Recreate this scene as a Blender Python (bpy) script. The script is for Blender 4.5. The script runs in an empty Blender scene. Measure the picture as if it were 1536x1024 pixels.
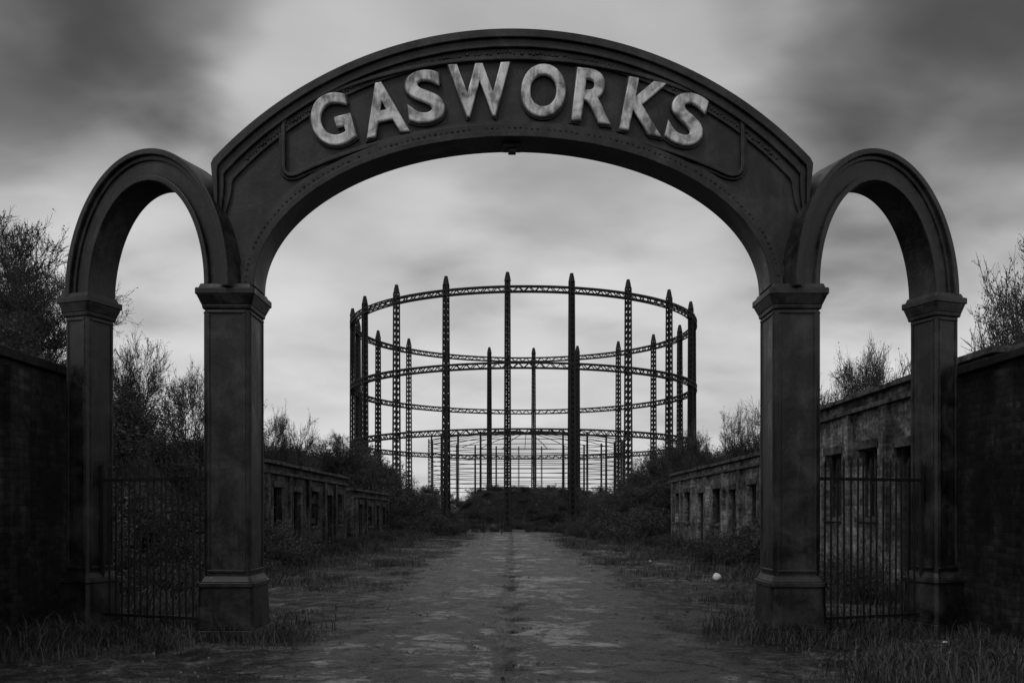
import bpy, math, random
import numpy as np
import bmesh
from mathutils import Vector, Matrix
random.seed(7); np.random.seed(7)
sc = bpy.context.scene
sc.view_settings.view_transform='Standard'; sc.view_settings.look='None'; sc.view_settings.exposure=0
col = sc.collection
F=1350.0; EYE=1.6; HY=770.0

# ------------------------------------------------------------ materials
def new_mat(name):
    m=bpy.data.materials.new(name); m.use_nodes=True
    nt=m.node_tree; b=nt.nodes['Principled BSDF']; return m,nt,b
def N(nt,t,**kw):
    n=nt.nodes.new(t)
    for k,v in kw.items(): setattr(n,k,v)
    return n
def ramp(nt,fac,stops):
    r=N(nt,'ShaderNodeValToRGB'); el=r.color_ramp.elements
    while len(el)<len(stops): el.new(0.5)
    for e,(p,c) in zip(el,stops): e.position=p; e.color=(c,c,c,1)
    nt.links.new(fac,r.inputs[0]); return r.outputs[0]
def noise(nt,vec,scale,detail=5,rough=.6,dist=0):
    n=N(nt,'ShaderNodeTexNoise'); n.inputs['Scale'].default_value=scale
    n.inputs['Detail'].default_value=detail; n.inputs['Roughness'].default_value=rough
    n.inputs['Distortion'].default_value=dist
    nt.links.new(vec,n.inputs['Vector']); return n.outputs['Fac']
def mth(nt,op,a,b=None,c=None,clamp=False):
    n=N(nt,'ShaderNodeMath',operation=op); n.use_clamp=clamp
    for i,v in enumerate((a,b,c)):
        if v is None: continue
        if isinstance(v,(int,float)): n.inputs[i].default_value=v
        else: nt.links.new(v,n.inputs[i])
    return n.outputs[0]
def wsum(nt,*pairs):
    out=None
    for s,wt in pairs:
        t=mth(nt,'MULTIPLY',s,wt); out=t if out is None else mth(nt,'ADD',out,t)
    return out
def mapping(nt,vec,sc3):
    m=N(nt,'ShaderNodeMapping'); m.inputs['Scale'].default_value=sc3
    nt.links.new(vec,m.inputs['Vector']); return m.outputs[0]
def bump(nt,b,h,strength,dist):
    n=N(nt,'ShaderNodeBump'); n.inputs['Strength'].default_value=strength; n.inputs['Distance'].default_value=dist
    nt.links.new(h,n.inputs['Height']); nt.links.new(n.outputs[0],b.inputs['Normal'])

def mat_iron(name,lo,mid,hi,rough=.5,bs=.5,spec=.5):
    m,nt,b=new_mat(name); tc=N(nt,'ShaderNodeTexCoord').outputs['Object']
    n1=noise(nt,tc,2.3,6,.62,.6); n2=noise(nt,tc,24,4,.65)
    n3=noise(nt,mapping(nt,tc,(6,6,.7)),1.5,4,.55,.4)
    s=wsum(nt,(n1,.62),(n2,.16),(n3,.22))
    c=ramp(nt,s,[(.38,lo),(.47,mid),(.56,(mid+hi)/2),(.64,hi)])
    nt.links.new(c,b.inputs['Base Color'])
    r=ramp(nt,s,[(.40,rough-.08),(.60,rough+.2)]); nt.links.new(r,b.inputs['Roughness'])
    b.inputs['Metallic'].default_value=.15; b.inputs['Specular IOR Level'].default_value=spec
    bump(nt,b,wsum(nt,(n2,.5),(n1,1.0)),bs,.012)
    return m
M_iron=mat_iron('weathered_black_iron',.003,.013,.062,.46,.6,.5)
M_frame=mat_iron('gasholder_steel',.012,.02,.035,.65,.1,.3)
M_rail=mat_iron('railing_iron',.006,.010,.02,.6,.3,.3)
def mat_letter():
    m,nt,b=new_mat('worn_letter_metal'); tc=N(nt,'ShaderNodeTexCoord').outputs['Object']
    n1=noise(nt,tc,3.6,4,.55,.9); n2=noise(nt,tc,30,4,.7)
    n3=noise(nt,mapping(nt,tc,(5,5,1.4)),2,4,.55,.6)
    s=wsum(nt,(n1,.55),(n2,.10),(n3,.35))
    nt.links.new(ramp(nt,s,[(.37,.08),(.45,.28),(.53,.62),(.62,.85)]),b.inputs['Base Color'])
    b.inputs['Roughness'].default_value=.4; b.inputs['Metallic'].default_value=.15
    bump(nt,b,wsum(nt,(s,1.),(n2,.2)),.4,.012); return m
M_letter=mat_letter()
M_letedge=mat_iron('letter_edge_iron',.01,.02,.05,.5,.4)
def mat_brick(name,c1,c2,mo,rough=.9):
    m,nt,b=new_mat(name); tc=N(nt,'ShaderNodeTexCoord').outputs['Object']
    sp=N(nt,'ShaderNodeSeparateXYZ'); nt.links.new(tc,sp.inputs[0])
    cb=N(nt,'ShaderNodeCombineXYZ'); nt.links.new(mth(nt,'ADD',sp.outputs[0],sp.outputs[1]),cb.inputs[0]); nt.links.new(sp.outputs[2],cb.inputs[1])
    br=N(nt,'ShaderNodeTexBrick'); nt.links.new(cb.outputs[0],br.inputs['Vector'])
    br.inputs['Scale'].default_value=1; br.inputs['Brick Width'].default_value=.24; br.inputs['Row Height'].default_value=.085
    br.inputs['Mortar Size'].default_value=.010; br.inputs['Mortar Smooth'].default_value=.3
    br.inputs['Color1'].default_value=(c1,c1,c1,1); br.inputs['Color2'].default_value=(c2,c2,c2,1); br.inputs['Mortar'].default_value=(mo,mo,mo,1)
    n1=noise(nt,tc,.9,6,.74,.7); n2=noise(nt,tc,9,4,.7); n3=noise(nt,mapping(nt,tc,(3,3,.35)),1.2,4,.65)
    k=ramp(nt,wsum(nt,(n1,.58),(n3,.22),(n2,.20)),[(.40,.08),(.48,.45),(.55,1.1),(.62,2.2)])
    mx=N(nt,'ShaderNodeMix',data_type='RGBA',blend_type='MULTIPLY'); mx.inputs[0].default_value=1
    nt.links.new(br.outputs['Color'],mx.inputs[6]); nt.links.new(k,mx.inputs[7])
    nt.links.new(mx.outputs[2],b.inputs['Base Color']); b.inputs['Roughness'].default_value=rough
    b.inputs['Specular IOR Level'].default_value=.2
    bump(nt,b,wsum(nt,(br.outputs['Fac'],-1),(n2,.7)),.9,.014)
    return m
M_brickw=mat_brick('sooty_brick',.012,.034,.02)
M_brickb=mat_brick('pale_weathered_brick',.10,.25,.17)
M_brickl=mat_brick('dark_weathered_brick',.045,.11,.08)
def mat_simple(name,lo,hi,scale,rough=.9,bs=.5,bd=.02,det=6):
    m,nt,b=new_mat(name); tc=N(nt,'ShaderNodeTexCoord').outputs['Object']
    n=noise(nt,tc,scale,det,.68,.2)
    nt.links.new(ramp(nt,n,[(.38,lo),(.62,hi)]),b.inputs['Base Color']); b.inputs['Roughness'].default_value=rough
    b.inputs['Specular IOR Level'].default_value=.25
    if bs: bump(nt,b,n,bs,bd)
    return m
M_conc=mat_simple('stained_concrete',.01,.11,3)
M_stone=mat_simple('dark_coping_stone',.008,.03,4)
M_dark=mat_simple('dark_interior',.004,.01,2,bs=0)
M_wood=mat_simple('old_wood',.02,.06,8)
M_twig=mat_simple('twig_bark',.03,.08,3,.95,0,.01,2)
M_leafd=mat_simple('scrub_leaf',.035,.10,2,.8,0,.01,2)
M_grass=mat_simple('dry_grass',.02,.13,.9,.85,0,.01,3)
M_white=mat_simple('white_plastic',.7,.85,3,.5,.1,.01)
M_pebble=mat_simple('pebbles',.03,.2,5,.9,.2,.01,3)
def mat_ground():
    m,nt,b=new_mat('muddy_ground'); tc=N(nt,'ShaderNodeTexCoord').outputs['Object']
    sp=N(nt,'ShaderNodeSeparateXYZ'); nt.links.new(tc,sp.inputs[0])
    n1=noise(nt,tc,.55,6,.72,.8); n2=noise(nt,tc,3.0,7,.78,.5); n3=noise(nt,tc,28,4,.75)
    s=wsum(nt,(n1,.42),(n2,.36),(n3,.22))
    s=mth(nt,'SUBTRACT',s,mth(nt,'MULTIPLY',mth(nt,'SUBTRACT',sp.outputs[2],.2,clamp=True),.08))
    nt.links.new(ramp(nt,s,[(.42,.006),(.475,.025),(.52,.10),(.58,.30)]),b.inputs['Base Color'])
    nt.links.new(ramp(nt,n1,[(.40,.35),(.5,.9)]),b.inputs['Roughness'])
    b.inputs['Specular IOR Level'].default_value=.3
    bump(nt,b,wsum(nt,(n2,1.),(n3,.45)),1.,.16); return m
M_ground=mat_ground()
def mat_road():
    m,nt,b=new_mat('wet_cracked_road_surface'); tc=N(nt,'ShaderNodeTexCoord').outputs['Object']
    sp=N(nt,'ShaderNodeSeparateXYZ'); nt.links.new(tc,sp.inputs[0])
    n0=noise(nt,mapping(nt,tc,(.45,.38,1)),1.0,4,.6,1.0)
    n1=noise(nt,mapping(nt,tc,(.9,1.0,1)),1.3,6,.7,1.2); n2=noise(nt,mapping(nt,tc,(1,1.4,1)),5.0,6,.8,.8); n3=noise(nt,tc,38,4,.75)
    # cracks
    dv=N(nt,'ShaderNodeVectorMath',operation='ADD'); nt.links.new(tc,dv.inputs[0])
    cbn=N(nt,'ShaderNodeCombineXYZ'); nt.links.new(n1,cbn.inputs[0]); nt.links.new(n2,cbn.inputs[1]); nt.links.new(cbn.outputs[0],dv.inputs[1])
    vo=N(nt,'ShaderNodeTexVoronoi',feature='DISTANCE_TO_EDGE'); vo.inputs['Scale'].default_value=1.1; nt.links.new(dv.outputs[0],vo.inputs['Vector'])
    crack=mth(nt,'SUBTRACT',1,mth(nt,'DIVIDE',vo.outputs['Distance'],.045),clamp=True)
    s=wsum(nt,(n0,.30),(n1,.30),(n2,.26),(n3,.14))
    x=mth(nt,'ADD',sp.outputs[0],wsum(nt,(mth(nt,'SUBTRACT',n1,.5),.5),(mth(nt,'SUBTRACT',n2,.5),.35)))
    def rut(cx,w,amt):
        d=mth(nt,'DIVIDE',mth(nt,'ABSOLUTE',mth(nt,'SUBTRACT',x,cx)),w)
        return mth(nt,'MULTIPLY',mth(nt,'SUBTRACT',1,d,clamp=True),amt)
    r=mth(nt,'ADD',rut(-.05,.16,.075),mth(nt,'ADD',rut(-1.5,.45,.035),rut(1.6,.5,.025)))
    edge=mth(nt,'MULTIPLY',mth(nt,'SUBTRACT',mth(nt,'ABSOLUTE',x),1.5,clamp=True),.055)
    s=mth(nt,'SUBTRACT',mth(nt,'SUBTRACT',mth(nt,'SUBTRACT',s,r),edge),mth(nt,'MULTIPLY',crack,.06))
    nt.links.new(ramp(nt,s,[(.435,.005),(.472,.022),(.50,.10),(.53,.30),(.58,.48)]),b.inputs['Base Color'])
    nt.links.new(ramp(nt,s,[(.43,.16),(.465,.35),(.51,.85)]),b.inputs['Roughness'])
    b.inputs['Specular IOR Level'].default_value=.4
    bump(nt,b,wsum(nt,(s,1.6),(n3,.15)),.9,.11); return m
M_road=mat_road()

# ------------------------------------------------------------ mesh builder
class MB:
    def __init__(s): s.v=[]; s.f=[]; s.n=0
    def add(s,vs,fs):
        s.v.extend([tuple(p) for p in vs]); s.f.extend([tuple(i+s.n for i in f) for f in fs]); s.n+=len(vs)
    def box(s,x0,x1,y0,y1,z0,z1,top=None,xf=None):
        t=top or (0,0)
        vs=[(x0,y0,z0),(x1,y0,z0),(x1,y1,z0),(x0,y1,z0),(x0+t[0],y0+t[1],z1),(x1-t[0],y0+t[1],z1),(x1-t[0],y1-t[1],z1),(x0+t[0],y1-t[1],z1)]
        if xf: vs=[xf(*p) for p in vs]
        s.add(vs,[(0,3,2,1),(4,5,6,7),(0,1,5,4),(1,2,6,5),(2,3,7,6),(3,0,4,7)])
    def beam(s,a,b,w,w2=None):
        a=Vector(a); b=Vector(b); d=(b-a)
        if d.length<1e-6: return
        d.normalize(); up=Vector((0,0,1)) if abs(d.z)<.9 else Vector((1,0,0))
        u=d.cross(up).normalized(); v=d.cross(u); w2=w2 or w
        vs=[]
        for p,ww in ((a,w),(b,w2)):
            for i,j in ((-1,-1),(1,-1),(1,1),(-1,1)): vs.append(p+u*i*ww/2+v*j*ww/2)
        s.add(vs,[(3,2,1,0),(4,5,6,7),(0,1,5,4),(1,2,6,5),(2,3,7,6),(3,0,4,7)])
    def band(s,A,B,d0,d1,xf):
        n=len(A); vs=[]
        for (p,q) in zip(A,B):
            vs+= [xf(p[0],d0,p[1]),xf(q[0],d0,q[1]),xf(q[0],d1,q[1]),xf(p[0],d1,p[1])]
        fs=[]
        for i in range(n-1):
            a=4*i;b=a+4
            for k in range(4): fs.append((a+k,a+(k+1)%4,b+(k+1)%4,b+k))
        fs+=[(3,2,1,0),(4*n-4,4*n-3,4*n-2,4*n-1)]
        s.add(vs,fs)
    def prism(s,poly0,z0,poly1,z1,xf=None):
        n=len(poly0); vs=[(p[0],p[1],z0) for p in poly0]+[(p[0],p[1],z1) for p in poly1]
        if xf: vs=[xf(*p) for p in vs]
        s.add(vs,[tuple(range(n-1,-1,-1)),tuple(range(n,2*n))]+[(i,(i+1)%n,n+(i+1)%n,n+i) for i in range(n)])
    def obj(s,name,mat,parent=None,smooth=False,bevel=0,fix=True):
        me=bpy.data.meshes.new(name); me.from_pydata(s.v,[],s.f); me.update()
        if fix:
            bm=bmesh.new(); bm.from_mesh(me); bmesh.ops.recalc_face_normals(bm,faces=bm.faces); bm.to_mesh(me); bm.free()
        me.materials.append(mat)
        if smooth: me.polygons.foreach_set('use_smooth',[True]*len(me.polygons))
        o=bpy.data.objects.new(name,me); col.objects.link(o)
        if parent: o.parent=parent
        if bevel:
            m=o.modifiers.new('bevel','BEVEL'); m.width=bevel; m.segments=2; m.limit_method='ANGLE'; m.angle_limit=math.radians(40)
        return o
def empty(name):
    o=bpy.data.objects.new(name,None); col.objects.link(o); return o

# ------------------------------------------------------------ gateway arch
D0=11.34; S=F/D0
ident=lambda x,y,z:(x,D0+y,z)
def P(px,py): return ((px-768)/S, EYE+(HY-py)/S)
arch=empty('gasworks_gateway_arch')
mb=MB()
def circ(R,th,n,cy=658):
    return [P(768+R*math.sin(a),cy-R*math.cos(a)) for a in np.linspace(-th,th,n)]
def ell(off,n,a0=math.pi,a1=0):
    return [P(768+(385+off)*math.cos(a),430-(223+off)*math.sin(a)) for a in np.linspace(a0,a1,n)]
def resample(pts,n):
    p=np.array(pts); d=np.r_[0,np.cumsum(np.hypot(*np.diff(p,axis=0).T))]; t=np.linspace(0,d[-1],n)
    return list(zip(np.interp(t,d,p[:,0]),np.interp(t,d,p[:,1])))
thm=math.asin(455/611.)
def bez(p,c,q,k=8): return [((1-t)**2*p[0]+2*t*(1-t)*c[0]+t*t*q[0],(1-t)**2*p[1]+2*t*(1-t)*c[1]+t*t*q[1]) for t in np.linspace(0,1,k+2)[1:-1]]
def opath(off,n):
    R=611-off; th=thm*.985
    arcL=[(768-R*math.sin(a),658-R*math.cos(a)) for a in np.linspace(th,0,50)]
    e=(326+off*.15,330); half=bez(e,(arcL[0][0]+2,arcL[0][1]+22),arcL[0],10)
    pts=[e]+half+arcL
    pts=pts+[(1536-x,y) for x,y in pts[::-1][1:]]
    return resample([P(*p) for p in pts],n)
outer=[P(342,430)]+opath(4,140)+[P(1194,430)]
mb.band(resample(ell(3,160),161),resample(outer,161),.07,.38,ident)
n=130
mb.band(opath(0,n),opath(12,n),-.07,.52,ident)
mb.band(opath(12,n),opath(24,n),-.02,.46,ident)
mb.band(opath(24,n),opath(38,n),.03,.42,ident)
mb.band(ell(0,n),ell(9,n),-.05,.46,ident)
mb.band(ell(9,n),ell(22,n),-.01,.42,ident)
mb.band(ell(22,n),ell(28,n),.035,.40,ident)
mb.obj('main_arch',M_iron,arch,bevel=.012)
mb=MB()
def stud(p,r,y):
    x,z=p
    vs=[(x+r*math.cos(a),D0+y,z+r*math.sin(a)) for a in np.linspace(0,2*math.pi,7)[:-1]]
    vs2=[(x+.55*r*math.cos(a),D0+y-r*.8,z+.55*r*math.sin(a)) for a in np.linspace(0,2*math.pi,7)[:-1]]
    mb.add(vs+vs2,[tuple(range(6,12))]+[(i,(i+1)%6,6+(i+1)%6,6+i) for i in range(6)])
for p in resample(circ(580,thm*.9,60),150): 
    if random.random()<.9: stud((p[0],p[1]+random.uniform(-.012,.012)),random.uniform(.014,.026),.03)
for p in resample(ell(15,80),120): 
    if random.random()<.9: stud((p[0],p[1]+random.uniform(-.008,.008)),random.uniform(.011,.02),-.01)
mb.obj('rivets',M_iron,arch)
def arcp(cy0,R,dx): return (cy0+R-math.sqrt(R*R-dx*dx))
xs=np.linspace(-322,322,60)
top=[(768+x,arcp(89,735,x)) for x in xs]
bot=[(768+x,arcp(184,757,x)) for x in xs[::-1]]
rt=bez(top[-1],(1112,top[-1][1]+9),(1112,top[-1][1]+28),6); lb=bez(bot[-1],(427,bot[-1][1]+9),(427,bot[-1][1]-12),6)
rb=bez((1112,bot[0][1]-12),(1112,bot[0][1]+9),bot[0],6); lt=bez((427,top[0][1]+28),(427,top[0][1]+9),top[0],6)
loop=top+rt+rb+bot+lb+lt
L=[P(*p) for p in loop]
def offs(pts,d):
    p=np.array(pts); t=np.roll(p,-1,0)-np.roll(p,1,0); t/= np.linalg.norm(t,axis=1)[:,None]
    return [tuple(q) for q in p+np.c_[-t[:,1],t[:,0]]*d]
mb=MB(); A=offs(L,.0); B=offs(L,.05); A.append(A[0]); B.append(B[0])
mb.band(A,B,.0,.11,ident)
A=offs(L,.05); B=offs(L,.085); A.append(A[0]); B.append(B[0]); mb.band(A,B,.035,.11,ident)
mb.obj('sign_panel_frame',M_iron,arch,bevel=.01)
mb=MB(); x,z=P(768,207)
mb.box(-.12,.12,.15,.35,z-.05,z+.02,(0,0),ident); mb.box(-.05,.05,.2,.3,z-.1,z-.04,(0,0),ident)
mb.obj('crown_boss',M_iron,arch,bevel=.01)

def chpoly(hx,hy,c): return [(-hx+c,-hy),(hx-c,-hy),(hx,-hy+c),(hx,hy-c),(hx-c,hy),(-hx+c,hy),(-hx,hy-c),(-hx,-hy+c)]
def pillar(name,cx,cy,hx,hy,rot,ztop,capo=.09):
    ca,sa=math.cos(rot),math.sin(rot)
    xf=lambda x,y,z:(cx+ca*x-sa*y,cy+sa*x+ca*y,z)
    mb=MB(); zc=ztop-.30
    mb.prism(chpoly(hx,hy,.035),.8,chpoly(hx,hy,.035),zc,xf)
    for side in range(4):
        h,o=(hx,hy) if side%2==0 else (hy,hx)
        def f(u,d,z,side=side,o=o):
            if side==0: p=(u,-o-d)
            elif side==1: p=(o+d,u)
            elif side==2: p=(-u,o+d)
            else: p=(-o-d,-u)
            return xf(p[0],p[1],z)
        q=h-.045; t=.035
        def rb(u0,u1,z0,z1,d=.016):
            vs=[f(u0,-.01,z0),f(u1,-.01,z0),f(u1,d,z0),f(u0,d,z0),f(u0,-.01,z1),f(u1,-.01,z1),f(u1,d,z1),f(u0,d,z1)]
            mb.add(vs,[(0,3,2,1),(4,5,6,7),(0,1,5,4),(1,2,6,5),(2,3,7,6),(3,0,4,7)])
        rb(-q,-q+t,.9,zc-.06); rb(q-t,q,.9,zc-.06); rb(-q,q,zc-.06,zc-.02,.02); rb(-q,q,.86,.9,.02)
    e=.055
    mb.prism(chpoly(hx+e+.07,hy+e+.07,.04),-.3,chpoly(hx+e+.03,hy+e+.03,.04),.14,xf)
    mb.prism(chpoly(hx+e+.02,hy+e+.02,.04),.14,chpoly(hx+e,hy+e,.04),.68,xf)
    mb.prism(chpoly(hx+e+.025,hy+e+.025,.04),.68,chpoly(hx+e+.02,hy+e+.02,.04),.74,xf)
    mb.prism(chpoly(hx+e,hy+e,.04),.74,chpoly(hx+.01,hy+.01,.03),.82,xf)
    mb.prism(chpoly(hx+.02,hy+.02,.03),zc,chpoly(hx+.03,hy+.03,.03),zc+.05,xf)
    mb.prism(chpoly(hx+.03,hy+.03,.03),zc+.05,chpoly(hx+capo-.01,hy+capo-.01,.03),zc+.17,xf)
    mb.prism(chpoly(hx+capo,hy+capo,.02),zc+.17,chpoly(hx+capo,hy+capo,.02),zc+.25,xf)
    mb.prism(chpoly(hx+capo-.03,hy+capo-.03,.02),zc+.25,chpoly(hx+capo-.05,hy+capo-.05,.02),zc+.31,xf)
    mb.obj(name,M_iron,arch,bevel=.01)
ZT=4.47
for sgn,nm in ((-1,'main_pillar_left'),(1,'main_pillar_right')):
    pillar(nm,sgn*3.585,11.30+.33,.285,.33,0,ZT)
RW=math.radians(20)
for sgn in (-1,1):
    c_,s_=math.cos(RW),math.sin(RW)
    cx,cy=-3.86-.93*c_,11.30+.93*s_
    def wxf(s,d,z,sgn=sgn):
        X=cx-s*c_+d*s_; Y=cy+s*s_+d*c_
        return (X if sgn==-1 else -X,Y,z)
    def we(a,b,n=70):
        pts=[(-a*math.cos(t),ZT+b*math.sin(t)) for t in np.linspace(0,math.pi,n)]
        return [(-a,ZT-.05)]+pts+[(a,ZT-.05)]
    mb=MB()
    mb.band(we(.955,1.44),we(1.27,1.785),.03,.43,wxf)
    mb.band(we(1.23,1.745),we(1.31,1.82),-.05,.49,wxf)
    mb.band(we(1.17,1.685),we(1.23,1.745),0,.45,wxf)
    mb.band(we(.93,1.415),we(1.00,1.49),-.02,.46,wxf)
    mb.obj('side_arch_'+('left' if sgn<0 else 'right'),M_iron,arch,bevel=.012)
    q=wxf(1.145,.23,0); pillar('outer_pillar_'+('left' if sgn<0 else 'right'),q[0],q[1],.20,.24,(-RW if sgn<0 else RW),ZT+.06,.075)
    mb=MB()
    for i,s in enumerate(np.arange(-.78,.90,.105)):
        hgt=2.22+random.uniform(-.03,.02)
        lean=random.uniform(-.02,.02)
        a=wxf(s,.22,.05); b=wxf(s+lean,.22+random.uniform(-.01,.01),hgt)
        mb.beam(a,b,.02); mb.beam(b,wxf(s+lean,.22,hgt+.05),.036,.028); mb.beam(wxf(s+lean,.22,hgt+.05),wxf(s+lean,.22,hgt+.13),.026,.004)
    for z in (.25,2.05): mb.beam(wxf(-.9,.225,z),wxf(.95,.225,z),.04)
    mb.beam(wxf(-.86,.22,.02),wxf(-.86,.22,2.25),.045); mb.beam(wxf(.92,.22,.02),wxf(.92,.22,2.25),.045)
    mb.obj('iron_gate',M_rail)

# ------------------------------------------------------------ letters
sign=empty('gasworks_sign_lettering')
spec=[('G',497,180,61),('A',575,163,66),('S',637,145,56),('W',720,135,93),('O',815,136,67),('R',891,144,60),('K',968,160,65),('S',1031,179,56)]
def letter_mesh(ch,off,ext,bev,w,h):
    cu=bpy.data.curves.new('t','FONT'); cu.body=ch; cu.size=1; cu.offset=off; cu.extrude=ext; cu.bevel_depth=bev; cu.bevel_resolution=2; cu.resolution_u=8
    o=bpy.data.objects.new('t',cu); col.objects.link(o); dg=bpy.context.evaluated_depsgraph_get(); dg.update()
    me=bpy.data.meshes.new_from_object(o.evaluated_get(dg)); bpy.data.objects.remove(o)
    v=np.array([q.co[:] for q in me.vertices]); mn=v.min(0); mx=v.max(0)
    v[:,0]=(v[:,0]-(mn[0]+mx[0])/2)*w/(mx[0]-mn[0]); v[:,1]=(v[:,1]-(mn[1]+mx[1])/2)*h/(mx[1]-mn[1])
    return me,v
for i,(ch,px,py,w) in enumerate(spec):
    tilt=math.asin((px-768)/800.)*.75
    X,Z=P(px,py)
    for nm,off,ext,bev,grow,yb,mt in (('letter_',.011,.012,.022,0,.015,M_letter),('letter_backing_',.02,.02,.0,5,.055,M_letedge)):
        me,v=letter_mesh(ch,off,ext,bev,(w+grow)/S,(80+grow)/S)
        ca,sa=math.cos(-tilt),math.sin(-tilt)
        for q,vert in zip(v,me.vertices):
            x=q[0]*ca-q[1]*sa; z=q[0]*sa+q[1]*ca
            vert.co=(X+x,D0+yb-q[2],Z+z)
        me.materials.clear(); me.materials.append(mt); me.update()
        o=bpy.data.objects.new(nm+str(i+1),me); col.objects.link(o); o.parent=sign

# ------------------------------------------------------------ terrain
HC=(1.2,98.0)
def sst(t): t=np.clip(t,0,1); return t*t*(3-2*t)
def vnoise(x,y,s,seed=0):
    return (np.sin(x*s*1.1+seed)*np.cos(y*s*.9+seed*2)+np.sin(x*s*2.3+y*s*1.7+seed*3)*.5+np.cos(x*s*4.1-y*s*3.7+seed)*.25)/1.75
def height(x,y):
    x=np.asarray(x,float); y=np.asarray(y,float); ax=np.abs(x)
    En=np.where(x<0,7.0,13.0); Em=np.where(x<0,12.3,13.0)
    E=En+(Em-En)*sst((y-25)/5); E=E+(5.5-E)*sst((y-50)/14.)
    wd=np.where(y<30,4.5,6.0)
    H=4.3+.4*vnoise(x,y,.18,1)
    h=H*sst((ax-E)/wd)
    h*=sst((y-13.2)/3.0)
    dh=np.hypot(x-HC[0],y-HC[1]); h*=sst((dh-19.5)/9.)
    h*=1-.8*sst((y-140)/40)
    dm=np.hypot((x-2.0)/11.5,(y-101)/9.); h=h+4.2*sst((1-dm)/.55)*(1+.08*vnoise(x,y,.9,3))
    rough=.07*vnoise(x,y,1.3,2)+.045*vnoise(x,y,3.1,5)+.02*vnoise(x,y,7.3,8)
    h=h+rough*sst((ax-2.6)/1.5)
    return h
def sheet(name,xs,ys,zf,mat):
    X,Y=np.meshgrid(xs,ys); Z=zf(X,Y); nx=len(xs); ny=len(ys)
    v=np.c_[X.ravel(),Y.ravel(),Z.ravel()]
    i=np.arange((ny-1)*nx).reshape(ny-1,nx)[:,:-1].ravel()
    f=np.c_[i,i+1,i+1+nx,i+nx]
    me=bpy.data.meshes.new(name); me.from_pydata(v.tolist(),[],f.tolist()); me.materials.append(mat)
    me.polygons.foreach_set('use_smooth',[True]*len(me.polygons)); me.update()
    o=bpy.data.objects.new(name,me); col.objects.link(o); return o
def sym(a): return np.r_[-a[::-1],a[1:]]
xs=sym(np.r_[np.arange(0,9,.18),np.arange(9,30,.5),np.geomspace(30,1200,30)])
ys=np.r_[-200,-60,-30,np.arange(-12,5,1.),np.arange(5,40,.22),np.arange(40,60,.5),np.arange(60,140,1.2),np.geomspace(140,2500,30)]
sheet('ground',xs,ys,height,M_ground)
def roadz(x,y):
    e=2.75+.5*vnoise(y,y*.3,.8,3)*np.sign(x)+.22*vnoise(y,x*0,3.1,5)+.12*vnoise(y,x*0,9.1,2)
    k=sst((e-np.abs(x))/.9)
    b=.5+.5*vnoise(x,y,2.1,4)*.6+.4*.5*vnoise(x,y,5.3,7)
    return np.where(np.abs(x)>e,-.03,.005+.055*k*np.clip(b,0,1)-.02*k*np.exp(-(x/.15)**2))
sheet('dirt_road',np.linspace(-3.6,3.6,140),np.r_[np.arange(-12,5,.5),np.arange(5,30,.08),np.arange(30,74,.3)],roadz,M_road)

# ------------------------------------------------------------ brick walls
for sgn in (-1,1):
    mb=MB(); x0,x1=(-6.62,-6.2) if sgn<0 else (6.2,6.62)
    mb.box(x0,x1,-9,12.6,-.3,3.5)
    for y in np.arange(-7,12.5,3.6): mb.box(x0+ (0 if sgn<0 else -.07),x1+(.07 if sgn<0 else 0),y,y+.45,-.3,3.42)
    par=empty('brick_wall'); mb.obj('wall_body',M_brickw,par)
    mb=MB(); y=-9
    while y<12.6:
        l=random.uniform(.7,.95); mb.box(x0-.07,x1+.07,y,min(y+l-.012,12.6),3.502,3.62+random.uniform(-.015,.015),(.0,0)); y+=l
    mb.obj('coping',M_stone,par,bevel=.015)

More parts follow.
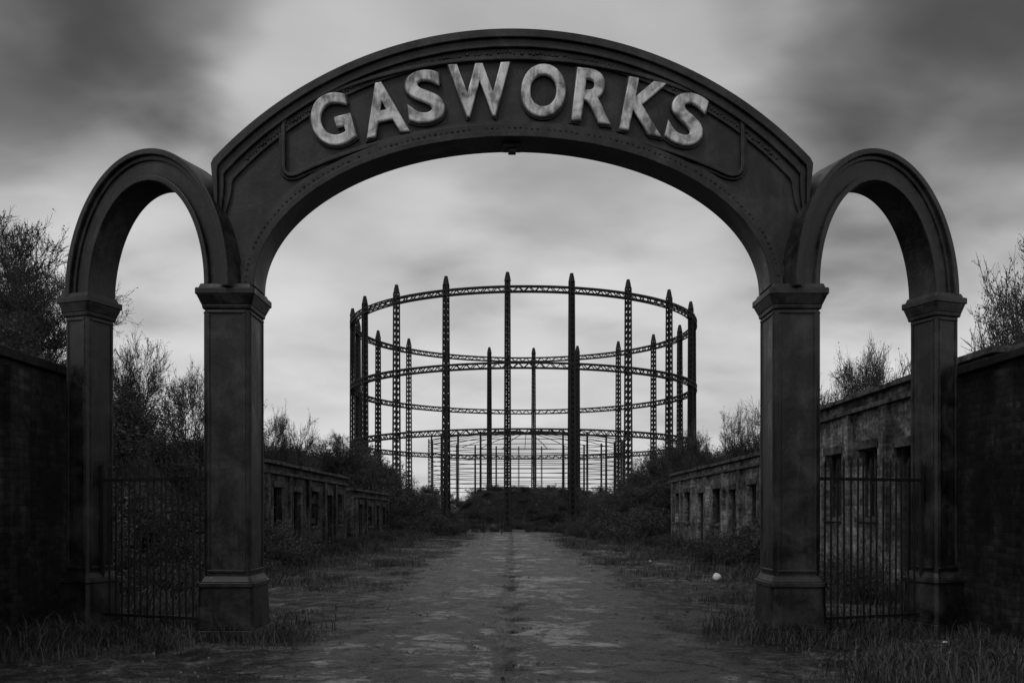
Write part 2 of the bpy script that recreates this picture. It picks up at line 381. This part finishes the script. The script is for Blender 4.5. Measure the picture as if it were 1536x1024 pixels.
# ------------------------------------------------------------ brick buildings
def building(X,sgn,y0,y1,h,openings,depth=4.2,pil=None,mat=None,pitched=False):
    par=empty('brick_building'); mat=mat or M_brickb
    fx=lambda d:(sgn*(X+d))
    def bx(mb,d0,d1,a,b,z0,z1,t=None):
        u,v=sorted((fx(d0),fx(d1))); mb.box(u,v,a,b,z0,z1,t)
    mb=MB(); T=.35
    ops=sorted(openings); cur=y0
    for (a,b,z0,z1) in ops:
        bx(mb,0,T,cur,a,-.4,h); bx(mb,0,T,a,b,z1,h)
        if z0>0: bx(mb,0,T,a,b,-.4,z0)
        cur=b
    bx(mb,0,T,cur,y1,-.4,h)
    bx(mb,T,depth,y0,y0+T,-.4,h); bx(mb,T,depth,y1-T,y1,-.4,h); bx(mb,depth-T,depth,y0+T,y1-T,-.4,h)
    for p in (pil or []): bx(mb,-.1,.0,p,p+.4,-.4,h-.33)
    mb.obj('walls',mat,par)
    mb=MB(); y=y0-.12
    while y<y1+.12:
        l=random.uniform(.8,1.4)
        bx(mb,-.16,.42,y,min(y+l-.02,y1+.12),h+.002,h+.11+random.uniform(-.015,.025))
        y+=l
    bx(mb,-.13,0,y0,y1,h-.32,h-.22)
    for (a,b,z0,z1) in ops:
        bx(mb,-.05,.2,a-.1,b+.1,z1-.002,z1+.2)
        if z0>0: bx(mb,-.08,.25,a-.08,b+.08,z0-.1,z0+.003)
    mb.obj('coping_lintels_sills',M_conc,par,bevel=.01)
    mb=MB()
    if pitched:
        a=[(fx(.44),h+.08),(fx(depth/2),h+.75),(fx(depth+.15),h+.05),(fx(depth+.15),h-.03),(fx(depth/2),h+.66),(fx(.44),h+.005)]
        vs=[(p[0],y0-.1,p[1]) for p in a]+[(p[0],y1+.1,p[1]) for p in a]
        mb.add(vs,[(0,1,4,5),(1,2,3,4),(6,7,10,11),(7,8,9,10)]+[(i,(i+1)%6,6+(i+1)%6,6+i) for i in range(6)])
    else: bx(mb,.43,depth,y0+T,y1-T,h-.25,h-.1)
    mb.obj('roof',M_stone,par)
    mb=MB(); mf=MB()
    for (a,b,z0,z1) in ops:
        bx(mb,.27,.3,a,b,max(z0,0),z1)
        w=.05
        if z0>0:
            if random.random()<.7:
                bx(mf,.15,.2,a,a+w,z0,z1); bx(mf,.15,.2,b-w,b,z0,z1); bx(mf,.15,.2,a+w,b-w,z1-w,z1); bx(mf,.15,.2,a+w,b-w,z0+.004,z0+w)
                bx(mf,.16,.19,(a+b)/2-.02,(a+b)/2+.02,z0+w,z1-w); bx(mf,.165,.185,a+w,b-w,(z0+z1)/2,(z0+z1)/2+.03)
            else:
                for k in range(3):
                    if random.random()<.8: bx(mf,.12,.15,a,b,z0+.1+k*.4,z0+.32+k*.4)
        else:
            bx(mf,.12,.2,a,a+.08,0,z1); bx(mf,.12,.2,b-.08,b,0,z1)
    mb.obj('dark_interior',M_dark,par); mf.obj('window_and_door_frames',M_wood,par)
building(8.2,1,15.2,24.5,4.3,[(16.2,17.3,1.5,3.1),(18.2,19.2,0,3.0),(20.2,21.3,1.5,3.1),(22.4,23.5,1.5,3.1)],pil=[15.25,17.6,19.5,21.7,24.0],pitched=True)
building(8.2,1,29,46,3.5,[(30.2,31.3,1.2,2.6),(33,34,0,2.5),(35.5,36.8,1.2,2.6),(38.6,39.7,0,2.5),(41.5,42.8,1.2,2.6),(44,45,1.2,2.6)],pil=[29.1,32.1,34.6,37.6,40.4,43.3,45.5])
building(8.0,-1,29,43.5,3.25,[(30.2,31.3,1.1,2.5),(33,34.1,0,2.4),(35.9,37.2,1.1,2.5),(39,40,0,2.4),(41.2,42.3,1.1,2.5)],pil=[29.1,32.1,35,38.1,40.4],mat=M_brickl)
building(8.0,-1,45.5,58,2.75,[(47,48.1,0,2.1),(50,51.3,.9,2.0),(53,54.1,0,2.1),(55.7,56.8,.9,2.0)],pil=[45.6,49,52.1,57.4],mat=M_brickl)

# ------------------------------------------------------------ gasholders
def gasholder(C,R,H,nst,th0,rings,sw,cw,ringh,lat=True):
    mb=MB()
    A=[math.radians(th0+360/nst*i) for i in range(nst)]
    def pt(th,r,z): return (C[0]+r*math.sin(th),C[1]-r*math.cos(th),z)
    for th in A:
        hw=sw/2; tv=Vector((math.cos(th),math.sin(th),0)); rv=Vector((math.sin(th),-math.cos(th),0))
        base=Vector(pt(th,R,0))
        def q(a,b,z,k=1): return base+tv*a*hw*k+rv*b*hw*k+Vector((0,0,z))
        kb,kt=1.15,.8
        def kk(z): return kb+(kt-kb)*z/H
        for a in (-1,1):
            for b in (-1,1): mb.beam(q(a,b,-.3,kb),q(a,b,H,kt),cw*1.7)
        if lat:
            nseg=int(H/(sw*1.15))
            for i in range(nseg):
                z0=H*i/nseg; z1=H*(i+1)/nseg
                for b in (-1,1):
                    mb.beam(q(-1,b,z0,kk(z0)),q(1,b,z1,kk(z1)),cw*.9); mb.beam(q(1,b,z0,kk(z0)),q(-1,b,z1,kk(z1)),cw*.9)
                    mb.beam(q(b,-1,z0,kk(z0)),q(b,1,z1,kk(z1)),cw*.9)
            mb.beam(q(0,0,-.2),q(0,0,.5),sw*1.7)
            mb.beam(q(0,0,0),q(0,0,H),.20)
            for zz,ww in ((0,1.35),(.28,1.1),(.5,.85)):
                mb.prism([(math.cos(t)*sw*.5*ww,math.sin(t)*sw*.5*ww) for t in np.linspace(0,6.283,9)[:-1]],H+zz,
                         [(math.cos(t)*sw*.5*ww*.8,math.sin(t)*sw*.5*ww*.8) for t in np.linspace(0,6.283,9)[:-1]],H+zz+.28,
                         lambda x,y,z,b=base:(b.x+x,b.y+y,z))
    nsub=12 if lat else 3
    for z in rings:
        for i in range(nst):
            t0=A[i]; t1=t0+2*math.pi/nst
            for j in range(nsub):
                a=t0+(t1-t0)*j/nsub; b=t0+(t1-t0)*(j+1)/nsub
                if lat:
                    for r in (R-.22,R+.22):
                        mb.beam(pt(a,r,z),pt(b,r,z),cw*1.5); mb.beam(pt(a,r,z-ringh),pt(b,r,z-ringh),cw*1.5)
                        if j%2==0: mb.beam(pt(a,r,z),pt(b,r,z-ringh),cw*.9)
                        else: mb.beam(pt(a,r,z-ringh),pt(b,r,z),cw*.9)
                    mb.beam(pt(a,R-.22,z),pt(b,R+.22,z),cw*.8)
                else: mb.beam(pt(a,R,z),pt(b,R,z),ringh)
    return mb
par=empty('gasholder')
gasholder(HC,18.3,22.2,20,-5,(21.7,14.95,9.1),.46,.075,.46).obj('guide_frame',M_frame,par,fix=False)
par=empty('gasholder')
mb=gasholder((3,190),20.5,17.3,24,4,list(np.linspace(6.5,16.6,12)),.22,.07,.12,False)
for th in np.linspace(0,2*math.pi,24,endpoint=False):
    pr=[(20.5*(1-t),16.6+2.1*(1-(1-t)**2)) for t in np.linspace(0,1,7)]
    for (r0,z0),(r1,z1) in zip(pr[:-1],pr[1:]): mb.beam((3+r0*math.sin(th),190-r0*math.cos(th),z0),(3+r1*math.sin(th),190-r1*math.cos(th),z1),.12)
mb.obj('guide_frame',M_frame,par,fix=False)
mb=MB()
for x in np.arange(-9.5,-.6,1.45): mb.beam((x,71,-.1),(x,71,1.62),.09)
for z in (1.6,.95): mb.beam((-9.6,71,z),(-.8,71,z),.07)
mb.obj('metal_railing',M_rail)

# ------------------------------------------------------------ vegetation
def twigs(rng,base,dirs,length,rad,levels,kids,leaf=0,spread=.7,up=.15,shr=.62,minr=.0028):
    V=[];Fc=[];LV=[];LF=[]
    rnd=random.Random(int(rng.integers(1e9))); g=rnd.gauss; sq=math.sqrt
    def nrm(x,y,z):
        l=sq(x*x+y*y+z*z) or 1; return x/l,y/l,z/l
    def seg(a,b,d,r0,r1):
        if abs(d[2])<.9: u=nrm(d[1],-d[0],0)
        else: u=nrm(0,d[2],-d[1])
        w=(d[1]*u[2]-d[2]*u[1],d[2]*u[0]-d[0]*u[2],d[0]*u[1]-d[1]*u[0])
        k=len(V)
        for p,r in ((a,r0),(b,r1)):
            for c,s in ((1,0),(-.5,.866),(-.5,-.866)): V.append((p[0]+r*(c*u[0]+s*w[0]),p[1]+r*(c*u[1]+s*w[1]),p[2]+r*(c*u[2]+s*w[2])))
        Fc.extend([(k,k+1,k+4,k+3),(k+1,k+2,k+5,k+4),(k+2,k,k+3,k+5)])
    def grow(a,d,l,r,lv):
        steps=3 if lv>0 else 2; p=a
        for s in range(steps):
            d=nrm(d[0]+g(0,.16),d[1]+g(0,.16),d[2]+g(0,.16)+up*.3)
            e=l/steps; q=(p[0]+d[0]*e,p[1]+d[1]*e,p[2]+d[2]*e); r0=r*(1-.5*s/steps); r1=r*(1-.5*(s+1)/steps)
            seg(p,q,d,r0,r1)
            if lv>0:
                for _ in range(kids if s>0 else max(1,kids-1)):
                    nd=nrm(d[0]+g(0,spread),d[1]+g(0,spread),d[2]+g(0,spread)+up); t=rnd.random()
                    grow((p[0]+(q[0]-p[0])*t,p[1]+(q[1]-p[1])*t,p[2]+(q[2]-p[2])*t),nd,l*shr*rnd.uniform(.7,1.15),max(r*.5,minr),lv-1)
            elif leaf and rnd.random()<leaf:
                for _ in range(2):
                    c=(q[0]+g(0,.03),q[1]+g(0,.03),q[2]+g(0,.03)); e1=nrm(g(0,1),g(0,1),g(0,1)); e2=nrm(g(0,1),g(0,1),g(0,1)); sz=rnd.uniform(.012,.034); k=len(LV)
                    LV.extend([tuple(c[i]-e1[i]*sz for i in range(3)),tuple(c[i]+e2[i]*sz*.6 for i in range(3)),tuple(c[i]+e1[i]*sz for i in range(3)),tuple(c[i]-e2[i]*sz*.6 for i in range(3))]); LF.append((k,k+1,k+2,k+3))
            p=q
    for d in dirs:
        grow((base[0]+g(0,.08),base[1]+g(0,.08),base[2]),nrm(*d),length*rnd.uniform(.8,1.15),rad,levels)
    return V,Fc,LV,LF
def veg_mesh(name,V,Fc,LV,LF):
    n=len(V); me=bpy.data.meshes.new(name)
    me.from_pydata(V+LV,[],Fc+[tuple(i+n for i in f) for f in LF])
    me.materials.append(M_twig); me.materials.append(M_leafd)
    me.polygons.foreach_set('material_index',[0]*len(Fc)+[1]*len(LF)); me.update(); return me
bushes=[]
for k in range(5):
    rng=np.random.default_rng(k+10)
    dirs=[(math.cos(a)*rng.uniform(.3,1.2),math.sin(a)*rng.uniform(.3,1.2),rng.uniform(.5,1.2)) for a in rng.uniform(0,6.28,10)]
    bushes.append(veg_mesh('bush_%d'%k,*twigs(rng,(0,0,0),dirs,.62,.014,3,2,leaf=.6)))
def place(me,name,par,x,y,z,s,sz=None,rz=None):
    o=bpy.data.objects.new(name,me); col.objects.link(o); o.location=(x,y,z); o.scale=(s,s,sz or s); o.rotation_euler=(random.uniform(-.1,.1),random.uniform(-.1,.1),rz if rz is not None else random.uniform(0,6.28)); o.parent=par
scrub=empty('scrub_bushes')
def in_building(x,y):
    if x>0: return 7.4<x<12.6 and (14.6<y<25 or 28.4<y<46.8)
    return -12.4<x<-7.2 and 28.4<y<58.6
cnt=0; tries=0
while cnt<640 and tries<20000:
    tries+=1
    y=14.5+ (random.random()**1.1)*72; sg=random.choice((-1,1)); x=sg*(4.2+random.random()**1.3*16)
    if in_building(x,y): continue
    h=float(height(x,y))
    edge=abs(x)-(5.2 if y>52 else 6.2)
    if edge<0 and not (y>58 and random.random()<.4): continue
    if math.hypot(x-HC[0],y-HC[1])<19: continue
    if h<.35 and random.random()<.6: continue
    s=random.uniform(.8,1.7)*(1+.010*y)*(1 if h>.6 else .55)
    place(random.choice(bushes),'bush',scrub,x,y,h-.08,s,s*random.uniform(.6,1.05)); cnt+=1
for _ in range(110):
    sg=random.choice((-1,1)); y=random.uniform(24,60); x=sg*random.uniform(6.3,7.7)
    place(random.choice(bushes),'bush',scrub,x,y,-.05,random.uniform(.3,.8),random.uniform(.3,.75))
for (cx_,cy_,n_,s_,sx_,sy_) in ((7.6,27,16,1.7,.7,1.2),(-7.3,26.5,16,1.6,.6,1.2),(9.5,26.8,10,2.2,1.2,1.0),(8.3,51,34,2.1,1.6,3.5),(-9,62,26,2.0,2.0,3.0),(7,62,26,1.8,1.5,4),(-7.2,45,8,1.0,.4,1.0),(7.3,47.5,8,1.3,.5,1.0),(-7.6,18,14,1.4,.6,2.5),(5.4,70,16,1.2,1.2,4),(-5.6,70,14,1.1,1.2,3),(7.3,16,9,.8,.4,1.2)):
    for _ in range(n_):
        x=cx_+random.gauss(0,sx_); y=cy_+random.gauss(0,sy_)
        if in_building(x,y) or abs(x)<3.6: continue
        s=s_*random.uniform(.6,1.1); place(random.choice(bushes),'bush',scrub,x,y,float(height(x,y))-.1,s,s*random.uniform(.6,1))
for _ in range(120):
    a=random.uniform(-1.9,1.9); r=random.uniform(16.5,21)
    x=HC[0]+r*math.sin(a); y=HC[1]-r*math.cos(a)
    s=random.uniform(.9,1.8)*(.5 if abs(x)<5 else 1.25); place(random.choice(bushes),'bush',scrub,x,y,float(height(x,y))-.1,s,s*.7)
for _ in range(110):
    x=2+random.uniform(-11.5,11.5); y=101+random.uniform(-10,2)
    h=float(height(x,y)); s=random.uniform(.9,1.7)
    place(random.choice(bushes),'bush',scrub,x,y,h-.25,s,s*random.uniform(.4,.7))
far=empty('distant_hedge')
for _ in range(150):
    x=random.uniform(-80,80); y=random.uniform(124,165)
    s=random.uniform(2.0,3.6)*(1 if abs(x)>22 else .7); place(random.choice(bushes),'hedge_clump',far,x,y,float(height(x,y))-.2,s,s*.8)

def cyl7(a,b,r0,r1):
    a=np.array(a);b=np.array(b); d=b-a; d=d/np.linalg.norm(d); u=np.cross(d,(1.0,0,0)); u/=np.linalg.norm(u); w=np.cross(d,u)
    V=[tuple(p+r*(math.cos(t)*u+math.sin(t)*w)) for p,r in ((a,r0),(b,r1)) for t in np.linspace(0,6.283,8)[:-1]]
    return V,[(i,(i+1)%7,7+(i+1)%7,7+i) for i in range(7)],[],[]
def tree_mesh(seed):
    rng=np.random.default_rng(seed); H=5.0
    V,Fc,LV,LF=[],[],[],[]
    def merge(r):
        n=len(V);m=len(LV); V.extend(r[0]); Fc.extend([tuple(i+n for i in f) for f in r[1]]); LV.extend(r[2]); LF.extend([tuple(i+m for i in f) for f in r[3]])
    for t in range(3):
        p=np.array((rng.normal(0,.12),rng.normal(0,.12),-.3)); d=np.array((rng.normal(0,.3),rng.normal(0,.3),1.)); d/=np.linalg.norm(d)
        r=.09; st=6
        for s in range(st):
            q=p+d*H*.74/st; r2=r*.76
            merge(cyl7(p,q,r,r2))
            if s>=1:
                dd=[(math.cos(a)*.9,math.sin(a)*.9,rng.uniform(.2,.9)) for a in rng.uniform(0,6.28,4)]
                merge(twigs(rng,tuple(q),dd,1.35*(1-.06*s),r*.5,3,2,leaf=.35,spread=.6,up=.2,shr=.66,minr=.006))
            p=q; r=r2; d=d+rng.normal(0,.12,3); d/=np.linalg.norm(d)
    return veg_mesh('bare_tree_mesh',V,Fc,LV,LF)
trees=[tree_mesh(100+k) for k in range(3)]
for i,(x,y,top,wd) in enumerate([(-13.8,24,10.4,1.4),(-12.3,23,8.5,1.05),(-12.9,20,6.6,.9),(13.8,23,10.0,1.3),(12.6,22,8.2,.9),(-12.4,28,7.6,.9),(-11.3,31,7.2,.95),(-12.8,50,8.0,1.0),(-14.8,47,8.2,1.1),
      (12.9,33,8.4,1.0),(14.4,36,8.5,1.1),(12.9,50,8.1,1.0),(14.2,46,8.8,1.1),(13.4,40,7.9,1.0),(-10.5,19,6.2,.7),(11.5,56,7.6,1.0),(-11.8,61,7.4,1.1)]):
    z=float(height(x,y)); s=(top-z)/5.
    o=bpy.data.objects.new('bare_tree',trees[i%3]); col.objects.link(o); o.location=(x,y,z); o.scale=(wd*.85,wd*.85,s); o.rotation_euler=(0,0,i*1.7)

def grass_mesh(k,n,hh,spread):
    rng=np.random.default_rng(50+k); V=[];Fc=[]
    for i in range(n):
        x,y=rng.normal(0,spread,2); h=hh*rng.uniform(.3,1.2); a=rng.uniform(0,6.28); l=rng.uniform(.2,1.3)*h; w=rng.uniform(.003,.006)
        px,py=math.cos(a+1.57)*w,math.sin(a+1.57)*w; dx,dy=math.cos(a)*l,math.sin(a)*l; b=len(V)
        V+=[(x-px,y-py,-.03),(x+px,y+py,-.03),(x+dx*.35+px*.8,y+dy*.35+py*.8,h*.6),(x+dx*.35-px*.8,y+dy*.35-py*.8,h*.6),(x+dx,y+dy,h*.9)]
        Fc+=[(b,b+1,b+2,b+3),(b+3,b+2,b+4)]
    me=bpy.data.meshes.new('grass_tuft_%d'%k); me.from_pydata(V,[],Fc); me.materials.append(M_grass); me.update(); return me
gm=[grass_mesh(k,110,.13,.2) for k in range(3)]+[grass_mesh(k+3,120,.26,.2) for k in range(2)]
gs=[grass_mesh(k+6,120,.05,.25) for k in range(3)]
grass=empty('grass')
for _ in range(2000):
    y=6+random.random()**1.5*62; sg=random.choice((-1,1)); t=random.random()
    x=sg*(2.5+ (t**.8)*5.2)
    if abs(x)>6 and y<13: continue
    if in_building(x,y): continue
    clump=float(vnoise(x,y,.9,9))
    if clump<0 and abs(x)<5.6: continue
    m=random.choice(gs) if (random.random()<(.8 if abs(x)<5.2 else .35)) else random.choice(gm)
    s=random.uniform(.7,1.4)*(1+.010*y); place(m,'tuft',grass,x,y,float(height(x,y)),s)
for _ in range(120):     # weeds in the centre seam and along the wheel lines
    y=9+random.random()*55; x=random.choice((-.05,-.05,2.1,-2.1))+random.gauss(0,.12)
    place(random.choice(gs),'tuft',grass,x,y,.02,random.uniform(.35,.7))
for _ in range(260):
    c=random.choice([(-3.6,11.6),(3.6,11.6),(-5.9,12.2),(5.9,12.2),(-4.8,11.9),(4.8,11.9),(-6.1,9),(6.1,9),(-6.1,10.5),(6.1,10.5)])
    x=c[0]+random.gauss(0,.4); y=c[1]+random.gauss(0,.4)
    place(random.choice(gm),'tuft',grass,x,y,float(height(x,y)),random.uniform(.6,1.2))
mb=MB()
for _ in range(3000):
    y=4.5+random.random()**1.6*45; x=random.uniform(-6.1,6.1); r=random.uniform(.005,.024)*(1+y*.012)*(1.9 if random.random()<.03 else 1)
    z=max(float(height(x,y)),.02 if abs(x)<2.6 else -1)+.005
    a=random.uniform(0,6.28)
    lo=[(x+r*random.uniform(.7,1.2)*math.cos(a+t),y+r*random.uniform(.7,1.2)*math.sin(a+t)) for t in np.linspace(0,6.28,6)[:-1]]
    hi=[((p[0]+x)/2+random.uniform(-.2,.2)*r,(p[1]+y)/2) for p in lo]
    mb.prism(lo,z-.02,hi,z+r*.6)
mb.obj('scattered_stones',M_pebble,fix=False)
def ball(name,x,y,r,sq=1):
    me=bpy.data.meshes.new(name); bm=bmesh.new(); bmesh.ops.create_icosphere(bm,subdivisions=3,radius=r)
    for v in bm.verts: v.co*=1+.06*math.sin(v.co.x*4/r)*math.cos(v.co.z*3/r); v.co.z*=sq
    bm.to_mesh(me); bm.free(); me.materials.append(M_white); me.polygons.foreach_set('use_smooth',[True]*len(me.polygons))
    o=bpy.data.objects.new(name,me); col.objects.link(o); o.location=(x,y,float(height(x,y))+r*sq*.9)
ball('white_ball',4.92,21.6,.1)
for x,y,r in ((-6.6,29.6,.06),(5.3,11.0,.035),(-.45,10.8,.025),(1.5,12.5,.02),(4.6,30,.05)): ball('litter_scrap',x,y,r,.45)

# ------------------------------------------------------------ world
w=bpy.data.worlds.new('World'); sc.world=w; w.use_nodes=True; nt=w.node_tree; bg=nt.nodes['Background']
SUN_EL=math.radians(50); SUN_AZ=math.radians(215)
sky=N(nt,'ShaderNodeTexSky',sky_type='NISHITA'); sky.sun_disc=False; sky.sun_elevation=SUN_EL; sky.sun_rotation=SUN_AZ
bw=N(nt,'ShaderNodeRGBToBW'); nt.links.new(sky.outputs[0],bw.inputs[0])
tc=N(nt,'ShaderNodeTexCoord').outputs['Generated']
sp=N(nt,'ShaderNodeSeparateXYZ'); nt.links.new(tc,sp.inputs[0])
zz=mth(nt,'ADD',mth(nt,'MAXIMUM',sp.outputs[2],0),.35)
cb=N(nt,'ShaderNodeCombineXYZ'); nt.links.new(mth(nt,'DIVIDE',sp.outputs[0],zz),cb.inputs[0]); nt.links.new(mth(nt,'DIVIDE',sp.outputs[1],zz),cb.inputs[1])
n1=noise(nt,mapping(nt,cb.outputs[0],(1.1,1.25,1)),1.4,4,.42,.3); n2=noise(nt,mapping(nt,cb.outputs[0],(1.1,1.5,1)),3.3,4,.45,.2)
cl=wsum(nt,(n1,.6),(n2,.4))
cloud=ramp(nt,cl,[(.36,.68),(.47,.90),(.54,1.02),(.64,1.15)])
base=ramp(nt,sp.outputs[2],[(0,.64),(.15,.64),(.28,.58),(.42,.50),(1,.34)])
val=mth(nt,'MULTIPLY',base,cloud)
warp=wsum(nt,(mth(nt,'SUBTRACT',n1,.5),.55),(mth(nt,'SUBTRACT',n2,.5),.25))
def blob(px,py,r,amt,v):
    d=Vector((px-768,F,HY-py)).normalized()
    vm=N(nt,'ShaderNodeVectorMath',operation='DISTANCE'); nt.links.new(tc,vm.inputs[0]); vm.inputs[1].default_value=d
    mr=N(nt,'ShaderNodeMapRange',interpolation_type='SMOOTHSTEP'); nt.links.new(mth(nt,'ADD',vm.outputs['Value'],warp),mr.inputs[0])
    mr.inputs[1].default_value=0; mr.inputs[2].default_value=r; mr.inputs[3].default_value=1-amt; mr.inputs[4].default_value=1
    return mth(nt,'MULTIPLY',v,mr.outputs[0])
val=blob(10,150,.27,.72,val); val=blob(240,20,.14,.45,val); val=blob(1540,190,.30,.74,val); val=blob(1420,20,.2,.35,val); val=blob(830,340,.15,.28,val)
tot=wsum(nt,(val,9.8),(bw.outputs[0],.06))
nt.links.new(tot,bg.inputs['Color']); bg.inputs['Strength'].default_value=.1

sun=bpy.data.lights.new('sun','SUN'); sun.energy=.6; sun.angle=math.radians(14); sun.color=(1,.99,.97)
so=bpy.data.objects.new('sun',sun); col.objects.link(so)
d=Vector((math.sin(SUN_AZ)*math.cos(SUN_EL),math.cos(SUN_AZ)*math.cos(SUN_EL),math.sin(SUN_EL)))
so.rotation_euler=(-d).to_track_quat('-Z','Y').to_euler()

cam=bpy.data.cameras.new('camera'); cam.sensor_width=36; cam.lens=36*F/1536; cam.shift_y=(HY-512)/1536; cam.clip_end=5000
co=bpy.data.objects.new('camera',cam); col.objects.link(co); co.location=(0,0,EYE); co.rotation_euler=(math.radians(90),0,0)
sc.camera=co
